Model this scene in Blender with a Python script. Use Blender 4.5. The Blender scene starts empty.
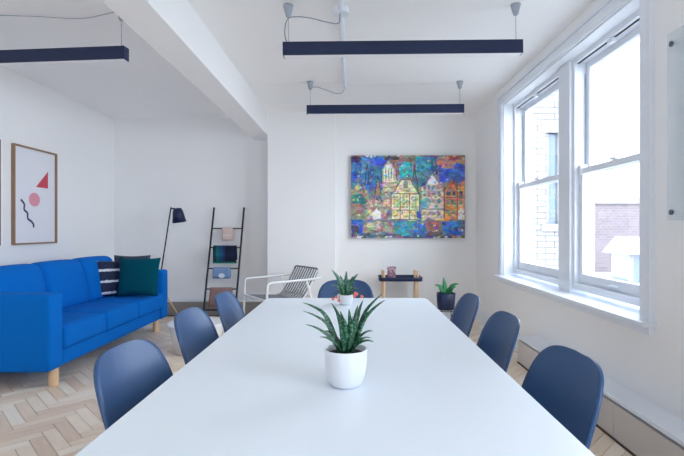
import bpy, bmesh, math, random
import numpy as np
from mathutils import Vector, Matrix
random.seed(7)
R = math.radians
scene = bpy.context.scene
C = scene.collection

# ------------------------------------------------------------------ camera
H = 1.2            # eye height
F = 456.0          # focal length in pixels (24 mm)
VX, VY = 352.0, 229.0
cd = bpy.data.cameras.new('camera')
cd.lens = 24.0; cd.sensor_width = 36.0
cd.shift_x = -(VX - 342.0) / 684.0
cd.shift_y = (VY - 228.0) / 684.0
cd.clip_start = 0.05; cd.clip_end = 200
cam = bpy.data.objects.new('camera', cd)
cam.location = (0, 0, H); cam.rotation_euler = (R(90), 0, 0)
C.objects.link(cam); scene.camera = cam

def P(px, py, d):
    return Vector(((px - VX) * d / F, d, H + (VY - py) * d / F))

# ------------------------------------------------------------------ world, exposure
w = bpy.data.worlds.new('overcast'); scene.world = w; w.use_nodes = True
nt = w.node_tree; bg = nt.nodes['Background']
bg.inputs[0].default_value = (0.82, 0.905, 1.0, 1); bg.inputs[1].default_value = 6.5
vs = scene.view_settings
vs.view_transform = 'Standard'; vs.look = 'None'; vs.gamma = 1; vs.use_curve_mapping = False
vs.exposure = 0.66
scene.cycles.max_bounces = 20; scene.cycles.diffuse_bounces = 14; scene.cycles.glossy_bounces = 6; scene.cycles.transparent_max_bounces = 16

# room dimensions
XR = 1.66; XL = -3.35; YB = 6.11; YA = 6.44; YF = -2.4; ZC = 2.76
XP = -1.125        # left edge of the main back wall / right side of the beam

def portal(loc, rot, sx, sy):
    l = bpy.data.lights.new('window_portal', 'AREA'); l.shape = 'RECTANGLE'; l.size = sx; l.size_y = sy
    l.cycles.is_portal = True
    o = bpy.data.objects.new('window_portal', l); o.location = loc; o.rotation_euler = rot; C.objects.link(o)
    return o
# openings in the right wall: (y0, y1, z0, z1); in the front wall: (x0, x1, z0, z1)
OPEN_R = [(2.60, 5.00, 0.69, 2.565), (-2.2, 0.55, 0.69, 2.565)]  # second opening is out of view, added and sized for fill light
OPEN_F = []
for y0, y1, z0, z1 in OPEN_R:
    portal((2.02, (y0+y1)/2, (z0+z1)/2), (0, R(90), 0), z1-z0, y1-y0)
for x0, x1, z0, z1 in OPEN_F:
    portal(((x0+x1)/2, YF-0.45, (z0+z1)/2), (R(90), 0, 0), x1-x0, z1-z0)

# ------------------------------------------------------------------ materials
def lin(c):
    c = c / 255.0
    return c / 12.92 if c <= 0.04045 else ((c + 0.055) / 1.055) ** 2.4
def rgb(r, g, b): return (lin(r), lin(g), lin(b), 1)
MATS = {}
def mat(name, col, rough=0.5, var=0.06, scale=30.0, bump=0.0, bscale=None, metal=0.0, spec=0.5, sheen=0.0, stretch=None, coat=0.0):
    if name in MATS: return MATS[name]
    m = bpy.data.materials.new(name); m.use_nodes = True; MATS[name] = m
    n = m.node_tree.nodes; l = m.node_tree.links; b = n['Principled BSDF']
    b.inputs['Roughness'].default_value = rough; b.inputs['Metallic'].default_value = metal
    b.inputs['Specular IOR Level'].default_value = spec
    b.inputs['Sheen Weight'].default_value = sheen
    b.inputs['Coat Weight'].default_value = coat
    tc = n.new('ShaderNodeTexCoord'); src = tc.outputs['Object']
    if stretch:
        mp = n.new('ShaderNodeMapping'); mp.inputs['Scale'].default_value = stretch
        l.new(src, mp.inputs['Vector']); src = mp.outputs['Vector']
    nz = n.new('ShaderNodeTexNoise'); nz.inputs['Scale'].default_value = scale; nz.inputs['Detail'].default_value = 4
    l.new(src, nz.inputs['Vector'])
    mx = n.new('ShaderNodeMix'); mx.data_type = 'RGBA'
    mx.inputs[6].default_value = tuple(min(1, c * (1 - var)) for c in col[:3]) + (1,)
    mx.inputs[7].default_value = tuple(min(1, c * (1 + var)) for c in col[:3]) + (1,)
    l.new(nz.outputs['Fac'], mx.inputs[0]); l.new(mx.outputs[2], b.inputs['Base Color'])
    if bump:
        nb = n.new('ShaderNodeTexNoise'); nb.inputs['Scale'].default_value = bscale or scale * 4; nb.inputs['Detail'].default_value = 3
        l.new(src, nb.inputs['Vector'])
        bp = n.new('ShaderNodeBump'); bp.inputs['Strength'].default_value = bump; bp.inputs['Distance'].default_value = 0.004
        l.new(nb.outputs['Fac'], bp.inputs['Height']); l.new(bp.outputs['Normal'], b.inputs['Normal'])
    return m

M_wall = mat('wall_paint', (0.90, 0.90, 0.90, 1), 0.85, 0.012, 3, 0.05, 60)
M_ceil = mat('ceiling_paint', (0.93, 0.93, 0.93, 1), 0.9, 0.01, 3, 0.05, 60)
M_trim = mat('gloss_trim_paint', (0.80, 0.84, 0.90, 1), 0.35, 0.01, 6)
M_box = mat('beige_boxing_paint', rgb(205, 198, 192), 0.5, 0.05, 5)
M_taupe = mat('taupe_boxing', rgb(150, 146, 142), 0.6, 0.06, 6)  # greyer and darker than the boxing on the window wall
M_brown = mat('dark_brown_edge', rgb(84, 58, 46), 0.6, 0.15, 20)
M_table = mat('white_laminate', (0.78, 0.84, 0.91, 1), 0.34, 0.006, 8)
M_whitem = mat('white_powder_coat', (0.82, 0.83, 0.84, 1), 0.4, 0.02, 20)
M_navyp = mat('navy_plastic', rgb(6, 66, 118), 0.44, 0.08, 60, 0.08, 400, spec=0.8)
M_navym = mat('navy_metal', rgb(12, 32, 72), 0.45, 0.08, 40)
M_black = mat('black_metal', rgb(24, 26, 36), 0.45, 0.1, 40)
M_sofa = mat('blue_wool', rgb(0, 106, 196), 0.95, 0.10, 160, 0.35, 700, sheen=0.0, spec=0.15)
M_seam = mat('blue_piping', rgb(6, 62, 130), 0.9, 0.10, 160)
M_birch = mat('birch_wood', rgb(226, 190, 152), 0.5, 0.10, 12, 0.05, 60, stretch=(6, 6, 0.8))
M_teal = mat('teal_cotton', rgb(0, 76, 92), 0.95, 0.10, 120, 0.3, 500, spec=0.1)
M_slate = mat('slate_cotton', rgb(56, 72, 92), 0.9, 0.10, 120, 0.3, 500)
M_oakframe = mat('oak_frame', rgb(150, 118, 92), 0.55, 0.18, 10, 0.06, 60, stretch=(8, 8, 1))
M_paper = mat('print_paper', (0.80, 0.81, 0.86, 1), 0.6, 0.01, 10)
M_red = mat('red_ink', rgb(205, 70, 88), 0.7, 0.05, 40)
M_pink = mat('pink_ink', rgb(226, 152, 166), 0.7, 0.05, 40)
M_ink = mat('navy_ink', rgb(62, 66, 104), 0.7, 0.05, 40)
M_pot = mat('white_ceramic', (0.72, 0.75, 0.80, 1), 0.28, 0.008, 10)
M_soil = mat('potting_soil', rgb(52, 38, 32), 0.95, 0.35, 90, 0.8, 160)
M_leaf = mat('aloe_leaf', rgb(38, 96, 72), 0.42, 0.45, 26, 0.1, 80)
M_leaf2 = mat('agave_leaf', rgb(46, 128, 78), 0.42, 0.30, 24)
M_stripe = mat('leaf_white_flecks', rgb(150, 186, 168), 0.5, 0.2, 30)
M_coral = mat('coral_petal', rgb(236, 130, 108), 0.6, 0.2, 40)
M_grey = mat('grey_plastic', rgb(160, 168, 180), 0.45, 0.04, 20)
M_cable = mat('grey_cable', rgb(150, 156, 168), 0.5, 0.05, 20)
M_diff = mat('opal_diffuser', (0.9, 0.9, 0.92, 1), 0.5, 0.01, 10)
M_steel = mat('brushed_steel', (0.45, 0.47, 0.5, 1), 0.3, 0.05, 60, metal=1.0)
M_pinkpaper = mat('blush_paper', rgb(214, 190, 184), 0.8, 0.10, 20)
M_creampaper = mat('cream_paper', rgb(226, 216, 208), 0.8, 0.08, 20)
M_blue_mag = mat('pale_blue_cover', rgb(122, 152, 196), 0.6, 0.08, 16)
M_white_ink = mat('white_ink', rgb(226, 232, 242), 0.7, 0.04, 30)
M_brownwool = mat('dusty_brown_wool', rgb(158, 128, 122), 0.95, 0.22, 40, 0.4, 200)
M_green_fringe = mat('green_wool', rgb(16, 108, 96), 0.95, 0.2, 60, 0.3, 300)
M_patio = mat('pale_roofing', rgb(120, 120, 120), 0.8, 0.1, 2)
M_slat = mat('shade_grey_coat', rgb(116, 120, 130), 0.45, 0.05, 20)  # shade on the white chair's slats and hoop, put into the colour as grey
M_capm = mat('dark_steel', rgb(84, 90, 104), 0.4, 0.05, 60)
M_dark = mat('dark_gap', rgb(40, 46, 62), 0.7, 0.1, 20)
M_subfloor = mat('parquet_joint', rgb(104, 82, 66), 0.8, 0.1, 30)
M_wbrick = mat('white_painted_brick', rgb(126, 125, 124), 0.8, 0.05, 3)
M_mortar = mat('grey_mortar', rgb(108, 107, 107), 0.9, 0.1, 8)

def wood_mat(name, island):
    m = bpy.data.materials.new(name); m.use_nodes = True
    n = m.node_tree.nodes; l = m.node_tree.links; b = n['Principled BSDF']
    b.inputs['Roughness'].default_value = 0.36
    if island:
        g = n.new('ShaderNodeNewGeometry'); rnd = g.outputs['Random Per Island']
    else:
        g = n.new('ShaderNodeObjectInfo'); rnd = g.outputs['Random']
    cr = n.new('ShaderNodeValToRGB'); e = cr.color_ramp.elements
    e[0].color = rgb(232, 208, 184); e[1].color = rgb(253, 244, 228)
    e.new(0.35).color = rgb(240, 220, 197); e.new(0.7).color = rgb(248, 232, 211)
    l.new(rnd, cr.inputs[0])
    tc = n.new('ShaderNodeTexCoord'); mp = n.new('ShaderNodeMapping')
    mp.inputs['Scale'].default_value = (5, 40, 10) if not island else (14, 14, 10)
    l.new(tc.outputs['Object'], mp.inputs[0])
    nz = n.new('ShaderNodeTexNoise'); nz.inputs['Scale'].default_value = 1.0; nz.inputs['Detail'].default_value = 5
    nz.noise_dimensions = '4D'
    ml = n.new('ShaderNodeMath'); ml.operation = 'MULTIPLY'; ml.inputs[1].default_value = 37.0
    l.new(rnd, ml.inputs[0]); l.new(ml.outputs[0], nz.inputs['W']); l.new(mp.outputs[0], nz.inputs['Vector'])
    mr = n.new('ShaderNodeMapRange'); mr.inputs[3].default_value = 0.84; mr.inputs[4].default_value = 1.12
    l.new(nz.outputs['Fac'], mr.inputs[0])
    mx = n.new('ShaderNodeMix'); mx.data_type = 'RGBA'; mx.blend_type = 'MULTIPLY'; mx.inputs[0].default_value = 1
    l.new(cr.outputs[0], mx.inputs[6]); l.new(mr.outputs[0], mx.inputs[7])
    l.new(mx.outputs[2], b.inputs['Base Color'])
    return m
M_oak = wood_mat('oak_block', False); M_oak_far = wood_mat('oak_block_far', True)

def pane_mat(name, tint, refl, rough=0.0, milky=0.0):
    m = bpy.data.materials.new(name); m.use_nodes = True
    n = m.node_tree.nodes; l = m.node_tree.links
    for q in list(n): n.remove(q)
    o = n.new('ShaderNodeOutputMaterial'); t = n.new('ShaderNodeBsdfTransparent'); t.inputs[0].default_value = tint
    g = n.new('ShaderNodeBsdfGlossy'); g.inputs['Roughness'].default_value = rough
    lw = n.new('ShaderNodeLayerWeight'); lw.inputs[0].default_value = 0.5
    pw = n.new('ShaderNodeMath'); pw.operation = 'POWER'; pw.inputs[1].default_value = 5.0; l.new(lw.outputs['Facing'], pw.inputs[0])
    ma = n.new('ShaderNodeMath'); ma.operation = 'MULTIPLY_ADD'; ma.inputs[1].default_value = 0.9; ma.inputs[2].default_value = refl; l.new(pw.outputs[0], ma.inputs[0])
    mx = n.new('ShaderNodeMixShader'); l.new(ma.outputs[0], mx.inputs[0]); l.new(t.outputs[0], mx.inputs[1]); l.new(g.outputs[0], mx.inputs[2])
    out = mx.outputs[0]
    if milky:
        d = n.new('ShaderNodeBsdfDiffuse'); d.inputs[0].default_value = (0.84, 0.89, 0.93, 1)
        m2 = n.new('ShaderNodeMixShader'); m2.inputs[0].default_value = milky
        l.new(out, m2.inputs[1]); l.new(d.outputs[0], m2.inputs[2]); out = m2.outputs[0]
    l.new(out, o.inputs[0])
    return m
M_glass = pane_mat('window_glass', (0.97, 0.98, 0.99, 1), 0.02)
M_board = pane_mat('glass_board', (0.95, 0.97, 0.98, 1), 0.03, 0.05, 0.22)

def brick_mat(name, c1, c2, cm, sc):
    m = bpy.data.materials.new(name); m.use_nodes = True
    n = m.node_tree.nodes; l = m.node_tree.links; b = n['Principled BSDF']; b.inputs['Roughness'].default_value = 0.9
    tc = n.new('ShaderNodeTexCoord'); mp = n.new('ShaderNodeMapping'); mp.inputs['Rotation'].default_value = (R(90), 0, 0)
    l.new(tc.outputs['Object'], mp.inputs[0])
    t = n.new('ShaderNodeTexBrick'); t.inputs['Color1'].default_value = c1; t.inputs['Color2'].default_value = c2
    t.inputs['Mortar'].default_value = cm; t.inputs['Scale'].default_value = sc
    l.new(mp.outputs[0], t.inputs[0]); l.new(t.outputs[0], b.inputs['Base Color'])
    return m
M_brick = brick_mat('red_brick', rgb(98, 88, 92), rgb(108, 98, 102), rgb(120, 115, 119), 2.0)

# ------------------------------------------------------------------ builders
class MB:
    def __init__(s): s.bm = bmesh.new()
    def box(s, x0, x1, y0, y1, z0, z1):
        v = [s.bm.verts.new(p) for p in ((x0,y0,z0),(x1,y0,z0),(x1,y1,z0),(x0,y1,z0),(x0,y0,z1),(x1,y0,z1),(x1,y1,z1),(x0,y1,z1))]
        for f in ((3,2,1,0),(4,5,6,7),(0,1,5,4),(1,2,6,5),(2,3,7,6),(3,0,4,7)): s.bm.faces.new([v[i] for i in f])
        return s
    def prism(s, pts, axis, a0, a1):
        # pts: 2-D outline, extruded along axis ('x': pts=(y,z), 'y': pts=(x,z), 'z': pts=(x,y))
        def mk(p, a): return {'x': (a, p[0], p[1]), 'y': (p[0], a, p[1]), 'z': (p[0], p[1], a)}[axis]
        A = [s.bm.verts.new(mk(p, a0)) for p in pts]; B = [s.bm.verts.new(mk(p, a1)) for p in pts]
        n = len(pts); s.bm.faces.new(A); s.bm.faces.new(B[::-1])
        for i in range(n): s.bm.faces.new((A[i], B[i], B[(i+1) % n], A[(i+1) % n]))
        return s
    def tube(s, pts, r, seg=10, closed=False):
        pts = [Vector(p) for p in pts]; n = len(pts); rings = []
        rr = r if isinstance(r, (list, tuple)) else [r] * n
        prev = None
        for i, p in enumerate(pts):
            a = pts[(i-1) % n] if (i > 0 or closed) else p; b = pts[(i+1) % n] if (i < n-1 or closed) else p
            t = (b - a).normalized()
            if prev is None:
                u = t.orthogonal().normalized()
            else:
                u = prev - t * prev.dot(t)
                u = u.normalized() if u.length > 1e-6 else t.orthogonal().normalized()
            prev = u; v = t.cross(u)
            rings.append([s.bm.verts.new(p + (u * math.cos(k*2*math.pi/seg) + v * math.sin(k*2*math.pi/seg)) * rr[i]) for k in range(seg)])
        m = n if closed else n - 1
        for i in range(m):
            A, B = rings[i], rings[(i+1) % n]
            for k in range(seg): s.bm.faces.new((A[k], A[(k+1) % seg], B[(k+1) % seg], B[k]))
        if not closed:
            s.bm.faces.new(rings[0][::-1]); s.bm.faces.new(rings[-1])
        return s
    def lathe(s, prof, c=(0,0,0), seg=40, sx=1.0, sy=1.0, cap=True):
        rings = []
        for r, z in prof:
            rings.append([s.bm.verts.new((c[0]+r*sx*math.cos(k*2*math.pi/seg), c[1]+r*sy*math.sin(k*2*math.pi/seg), c[2]+z)) for k in range(seg)])
        for A, B in zip(rings, rings[1:]):
            for k in range(seg): s.bm.faces.new((A[k], A[(k+1) % seg], B[(k+1) % seg], B[k]))
        if cap:
            s.bm.faces.new(rings[0][::-1]); s.bm.faces.new(rings[-1])
        return s
    def grid(s, fn, nu, nv):
        V = [[s.bm.verts.new(fn(i/nu, j/nv)) for j in range(nv+1)] for i in range(nu+1)]
        for i in range(nu):
            for j in range(nv): s.bm.faces.new((V[i][j], V[i+1][j], V[i+1][j+1], V[i][j+1]))
        return s
    def build(s, name, m, parent=None, smooth=False, bevel=0, seg=2, solid=0, sub=0, loc=None, rot=None):
        bmesh.ops.recalc_face_normals(s.bm, faces=s.bm.faces)
        me = bpy.data.meshes.new(name); s.bm.to_mesh(me); s.bm.free()
        me.materials.append(m)
        o = bpy.data.objects.new(name, me); C.objects.link(o)
        if parent: o.parent = parent
        if loc: o.location = loc
        if rot: o.rotation_euler = rot
        if smooth:
            for p in me.polygons: p.use_smooth = True
        if solid:
            q = o.modifiers.new('thick', 'SOLIDIFY'); q.thickness = solid; q.offset = 0
        if sub:
            q = o.modifiers.new('sub', 'SUBSURF'); q.levels = sub; q.render_levels = sub
        if bevel:
            q = o.modifiers.new('bev', 'BEVEL'); q.width = bevel; q.segments = seg; q.limit_method = 'ANGLE'; q.angle_limit = R(40)
            for p in me.polygons: p.use_smooth = True
            q.harden_normals = True
        return o

def tag(o, label=None, cat=None, group=None, kind=None):
    if label: o['label'] = label
    if cat: o['category'] = cat
    if group: o['group'] = group
    if kind: o['kind'] = kind
    return o
def thing(name, label, cat, loc=(0,0,0), rz=0, group=None):
    o = bpy.data.objects.new(name, None); C.objects.link(o); o.empty_display_size = 0.1
    o.location = loc; o.rotation_euler = (0, 0, rz)
    return tag(o, label, cat, group)
def struct(o, label=None, cat=None): return tag(o, label, cat, kind='structure')
def copy_tree(o, parent=None):
    c = o.copy(); C.objects.link(c); c.parent = parent
    for ch in list(o.children): copy_tree(ch, c)
    return c
def smoothpath(pts, n=6):
    pts = [Vector(p) for p in pts]; out = []
    for i in range(len(pts) - 1):
        p0 = pts[max(i-1, 0)]; p1 = pts[i]; p2 = pts[i+1]; p3 = pts[min(i+2, len(pts)-1)]
        for k in range(n):
            t = k / n
            out.append(0.5*((2*p1) + (p2-p0)*t + (2*p0-5*p1+4*p2-p3)*t*t + (3*p1-p0-3*p2+p3)*t*t*t))
    out.append(pts[-1]); return out

# ================================================================== STRUCTURE
# floor: sub-floor slab with real parquet blocks on top
fl = MB().box(XL-0.3, XR+0.4, YF-0.4, YA+0.3, -0.2, -0.006).build('floor', M_subfloor)
struct(fl, 'herringbone oak parquet floor running through the whole room', 'floor')
BW, BL, GAP = 0.075, 0.3375, 0.003
a_ = Vector((1, -1, 0)) / math.sqrt(2); n_ = Vector((1, 1, 0)) / math.sqrt(2)
def block_mesh(nm, L, W):
    b = MB(); x, y, c = L/2 - GAP/2, W/2 - GAP/2, 0.0012
    lo = [(-x,-y),(x,-y),(x,y),(-x,y)]
    V0 = [b.bm.verts.new((px, py, -0.007)) for px, py in lo]
    V1 = [b.bm.verts.new((px, py, -c)) for px, py in lo]
    V2 = [b.bm.verts.new((px - math.copysign(c, px), py - math.copysign(c, py), 0)) for px, py in lo]
    b.bm.faces.new(V2)
    for A, B in ((V0, V1), (V1, V2)):
        for i in range(4): b.bm.faces.new((A[i], A[(i+1)%4], B[(i+1)%4], B[i]))
    bmesh.ops.recalc_face_normals(b.bm, faces=b.bm.faces)
    me = bpy.data.meshes.new(nm); b.bm.to_mesh(me); b.bm.free(); me.materials.append(M_oak)
    return me
bme = block_mesh('plank', BL, BW)
blocks = []
origin = Vector((-1.839, 2.70, 0))
for kx in range(-6, 14):
    for j in range(-75, 75):
        for kind in (0, 1):
            if kind == 0: s0, t0, ls, lt = -j*BW, j*BW, BL, BW
            else: s0, t0, ls, lt = BL-BW-j*BW, BW+j*BW, BW, BL
            c = origin + a_*(s0 + ls/2 + BL*kx) + n_*(t0 + lt/2 + BL*kx)
            if XL-0.12 < c.x < XR+0.12 and YF-0.12 < c.y < YA+0.12:
                blocks.append((c, R(-45) if kind == 0 else R(45)))
def seen(c):
    if c.y < 1.5: return False
    x = VX + c.x*F/c.y; y = VY + H*F/c.y
    if not (-8 < x < 690 and y < 462): return False
    yl = 299.0
    if y > yl and 352 - 1.215*(y-229) < x < 352 + 1.075*(y-229): return False      # under the table
    if c.x < -2.32 and 3.6 < c.y < 5.6: return False                                # under the sofa
    return True
blocks.sort(key=lambda q: (not seen(q[0]), q[0].y))
for c, rz in blocks[:300]:
    o = bpy.data.objects.new('plank', bme); C.objects.link(o); o.parent = fl
    o.location = c; o.rotation_euler = (0, 0, rz)
vs_, fs_ = [], []
tv = [tuple(v.co) for v in bme.vertices]; tf = [tuple(p.vertices) for p in bme.polygons]
for c, rz in blocks[300:]:
    k = len(vs_); cs, sn = math.cos(rz), math.sin(rz)
    vs_ += [(c.x + x*cs - y*sn, c.y + x*sn + y*cs, z) for x, y, z in tv]
    fs_ += [tuple(i + k for i in f) for f in tf]
me = bpy.data.meshes.new('parquet_blocks'); me.from_pydata(vs_, [], fs_); me.materials.append(M_oak_far)
o = bpy.data.objects.new('parquet_blocks', me); C.objects.link(o); o.parent = fl; o['kind'] = 'stuff'

# ceiling with the shallow step near the back wall, beam between the two bays
struct(MB().box(XL-0.3, XR+0.4, YF-0.4, YA+0.3, ZC, ZC+0.25).build('ceiling', M_ceil), 'plain white painted ceiling', 'ceiling')
struct(MB().box(XP, XR, 4.86, YB, ZC-0.004, ZC+0.02).build('trim_1', M_ceil), 'shallow dropped ceiling board along the painting wall', 'ceiling')
struct(MB().box(-1.377, XP, YF, YA, 2.452, ZC+0.02).build('trim_2', M_wall, bevel=0.006), 'deep white ceiling beam between the two bays', 'beam')

# walls
struct(MB().box(XL-0.3, XL, YF-0.4, YA+0.3, -0.1, ZC+0.1).build('wall_left', M_wall), 'white wall behind the sofa', 'wall')
struct(MB().box(XL-0.1, XP+0.05, YA, YA+0.3, -0.1, ZC+0.1).build('wall_alcove', M_wall), 'white alcove wall behind ladder and floor lamp', 'wall')
struct(MB().box(XP, XR+0.1, YB, YB+0.6, -0.1, ZC+0.1).build('wall_back', M_wall, bevel=0.008), 'white back wall carrying the painting', 'wall')
struct(MB().box(XP, -0.215, YB-0.05, YB+0.02, -0.02, ZC+0.01).build('trim_3', M_wall, bevel=0.006), 'slightly proud white pier on the back wall', 'pier')
b = MB(); ys = YF-0.4
for y0, y1, z0, z1 in sorted(OPEN_R):
    b.box(XR, 1.97, ys, y0, -0.1, ZC+0.1); b.box(XR, 1.97, y0, y1, -0.1, z0-0.03); b.box(XR, 1.97, y0, y1, z1, ZC+0.1); ys = y1
b.box(XR, 1.97, ys, YA+0.3, -0.1, ZC+0.1)
struct(b.build('wall_right', M_wall), 'white wall with the sash windows', 'wall')
b = MB(); xs = XL-0.1
for x0, x1, z0, z1 in OPEN_F:
    b.box(xs, x0, YF-0.4, YF, -0.1, ZC+0.1); b.box(x0, x1, YF-0.4, YF, -0.1, z0); b.box(x0, x1, YF-0.4, YF, z1, ZC+0.1); xs = x1
b.box(xs, XR+0.1, YF-0.4, YF, -0.1, ZC+0.1)
struct(b.build('wall_front', M_wall), 'white wall behind the table head', 'wall')

# baseboards
def skirting(name, pts, axis, a0, a1, label):
    struct(MB().prism(pts, axis, a0, a1).build(name, M_trim, bevel=0.003), label, 'baseboard')
sk = lambda w, s: [(w, 0), (w - s*0.022, 0), (w - s*0.022, 0.125), (w - s*0.014, 0.145), (w - s*0.008, 0.165), (w, 0.17)]
skirting('baseboard_left', sk(XL, -1), 'y', YF, YA, 'white moulded baseboard behind the sofa')
skirting('baseboard_right', sk(XR, 1), 'y', 4.12, YB, 'white moulded baseboard by the planter')
skirting('baseboard_back', sk(YB, 1), 'x', -0.213, XR-0.022, 'white baseboard under the painting')
skirting('baseboard_pier', sk(YB-0.05, 1), 'x', XP, -0.215, 'white baseboard on the pier')

# boxed-in service trunking below the window and along the alcove wall
t = thing('trim_6', 'low beige boxed-in trunking along the window wall', 'trunking', (XR, 4.1, 0)); t['kind'] = 'structure'
def tb(name, m, *a, **k):
    o = MB().box(*a).build(name, m, t, **k); o.matrix_parent_inverse = Matrix.Translation(-Vector(t.location)); return o
XB = 1.49
ys = [4.1, 3.98, 2.6, 1.2, -0.2, -1.6, YF]
for y1, y0 in zip(ys, ys[1:]):
    tb('front_panel', M_box, XB, XB+0.018, y0+0.0015, y1-0.0015, 0.012, 0.205, bevel=0.002)
tb('carcass', M_box, XB+0.02, XR, YF, 4.095, 0.0, 0.2)
tb('floor_bead', M_brown, XB-0.006, XB+0.02, YF, 4.1, 0.0, 0.011)
tb('top_cap', M_trim, XB-0.004, XR, YF, 4.103, 0.222, 0.245, bevel=0.004)
tb('shadow_gap', M_grey, XB+0.014, XR, YF, 4.095, 0.2, 0.222)
t = thing('trim_7', 'low taupe boxed-in trunking behind ladder along the alcove wall', 'trunking', (XL+0.03, YA, 0)); t['kind'] = 'structure'
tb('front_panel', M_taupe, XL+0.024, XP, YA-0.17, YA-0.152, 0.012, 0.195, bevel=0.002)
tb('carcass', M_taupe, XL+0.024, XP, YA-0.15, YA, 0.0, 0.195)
tb('floor_bead', M_brown, XL+0.024, XP, YA-0.176, YA-0.15, 0.0, 0.011)
tb('top_cap', M_trim, XL+0.024, XP, YA-0.174, YA, 0.197, 0.215, bevel=0.003)

# ------------------------------------------------------------------ windows
def sash(parent, name, x0, y0, y1, z0, z1, st, bot, top, n=1):
    xa, xb = x0, x0 + 0.042
    b = MB().box(xa, xb, y0, y0+st, z0, z1).box(xa, xb, y1-st, y1, z0, z1)
    b.box(xa, xb, y0+st, y1-st, z0, z0+bot).box(xa, xb, y0+st, y1-st, z1-top, z1)
    s = b.build(name, M_trim, parent, bevel=0.003)
    MB().box(x0+0.018, x0+0.023, y0+st-0.006, y1-st+0.006, z0+bot-0.006, z1-top+0.006).build('pane', M_glass, s)
    return s
def sash_window(name, y0, y1, z0, z1, label, xw=1.80):
    wn = bpy.data.objects.new(name, None); C.objects.link(wn); struct(wn, label, 'window')
    wn.location = (0, 0, 0)
    b = MB().box(xw-0.03, xw+0.13, y0, y0+0.035, z0, z1).box(xw-0.03, xw+0.13, y1-0.035, y1, z0, z1)
    b.box(xw-0.03, xw+0.13, y0+0.035, y1-0.035, z0, z0+0.05).box(xw-0.03, xw+0.13, y0+0.035, y1-0.035, z1-0.035, z1)
    b.build('frame', M_trim, wn, bevel=0.003)
    zm = 1.655
    up = sash(wn, 'upper_sash', xw+0.062, y0+0.037, y1-0.037, zm-0.022, z1-0.036, 0.05, 0.045, 0.05)
    lo = sash(wn, 'lower_sash', xw+0.006, y0+0.037, y1-0.037, z0+0.052, zm+0.024, 0.05, 0.075, 0.045)
    # dark gaps where the sashes run, horns, catch and lifts
    MB().box(xw-0.004, xw+0.004, y0+0.035, y1-0.035, z1-0.042, z1-0.035).build('head_gap', M_dark, wn)
    for yy in (y0+0.035, y1-0.041):
        MB().tube([(xw+0.052, yy+0.004, zm+0.03), (xw+0.052, yy+0.004, z1-0.12)], 0.003, 6).build('sash_cord', M_grey, wn)
    ym = (y0+y1)/2
    MB().box(xw-0.012, xw+0.03, ym-0.035, ym+0.035, zm+0.0245, zm+0.04).box(xw+0.0, xw+0.02, ym-0.012, ym+0.012, zm+0.04, zm+0.058).build('sash_catch', M_trim, wn, bevel=0.003)
    MB().box(xw-0.03, xw+0.004, ym-0.03, ym+0.03, z1-0.075, z1-0.045).build('head_stop', M_trim, wn, bevel=0.003)
    for yy in (y0+0.037, y1-0.037-0.05):
        MB().box(xw-0.006, xw+0.05, yy+0.004, yy+0.046, zm-0.03, zm+0.05).build('horn', M_trim, wn, bevel=0.006)
    MB().box(xw-0.02, xw+0.006, ym-0.045, ym+0.045, z0+0.08, z0+0.094).build('sash_lift', M_trim, wn, bevel=0.004)
    return wn
y0, y1, z0, z1 = OPEN_R[0]
YM0, YM1 = 3.66, 3.86
sash_window('window_1', YM1, y1-0.012, z0+0.03, z1-0.012, 'white sash window unit with the pale brick wall behind it')
sash_window('window_2', y0+0.012, YM0, z0+0.03, z1-0.012, 'white sash window unit with the red brick building behind it')
tr = bpy.data.objects.new('trim_4', None); C.objects.link(tr); struct(tr, 'white moulded architrave, lining and mullion around the sash windows', 'window trim')
MB().box(1.745, 1.931, YM0, YM1, z0, z1).build('mullion', M_trim, tr, bevel=0.006)
b = MB().box(XR-0.002, 1.962, y1-0.014, y1, z0, z1).box(XR-0.002, 1.962, y0, y0+0.014, z0, z1).box(XR-0.002, 1.962, y0+0.014, y1-0.014, z1-0.014, z1)
b.build('lining', M_trim, tr, bevel=0.002)
AW = 0.10
for i, (o0, o1, th) in enumerate(((0.0, AW, 0.018), (0.008, 0.066, 0.026), (AW-0.02, AW+0.004, 0.034))):
    b = MB().box(XR-th, XR+0.001*i, y1+o0, y1+o1, z0-0.02, z1+o1).box(XR-th, XR+0.001*i, y0-o1, y0-o0, z0-0.02, z1+o1).box(XR-th, XR+0.001*i, y0-o0, y1+o0, z1+o0, z1+o1)
    b.build('architrave' if i == 0 else 'architrave_moulding', M_trim, tr)
MB().box(XR-0.085, 1.965, y0-AW-0.02, y1+AW+0.02, z0-0.03, z0+0.002).build('window_sill', M_trim, tr, bevel=0.008, seg=3)
MB().box(XR-0.03, XR, y0-AW, y1+AW, z0-0.075, z0-0.03).build('apron', M_trim, tr, bevel=0.006)
# unseen windows added beside the table head, sized to let in fill light
y0, y1, z0, z1 = OPEN_R[1]
ym = (y0+y1)/2
sash_window('fill_window_3', y0+0.012, ym-0.08, z0, z1-0.012, 'added unseen white sash window beside the table head')
sash_window('fill_window_4', ym+0.08, y1-0.012, z0, z1-0.012, 'added unseen white sash window next to the glass board')
struct(MB().box(1.745, 1.955, ym-0.08, ym+0.08, z0, z1).build('trim_5', M_trim), 'white mullion between the added unseen table-head windows', 'window trim')
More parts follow.
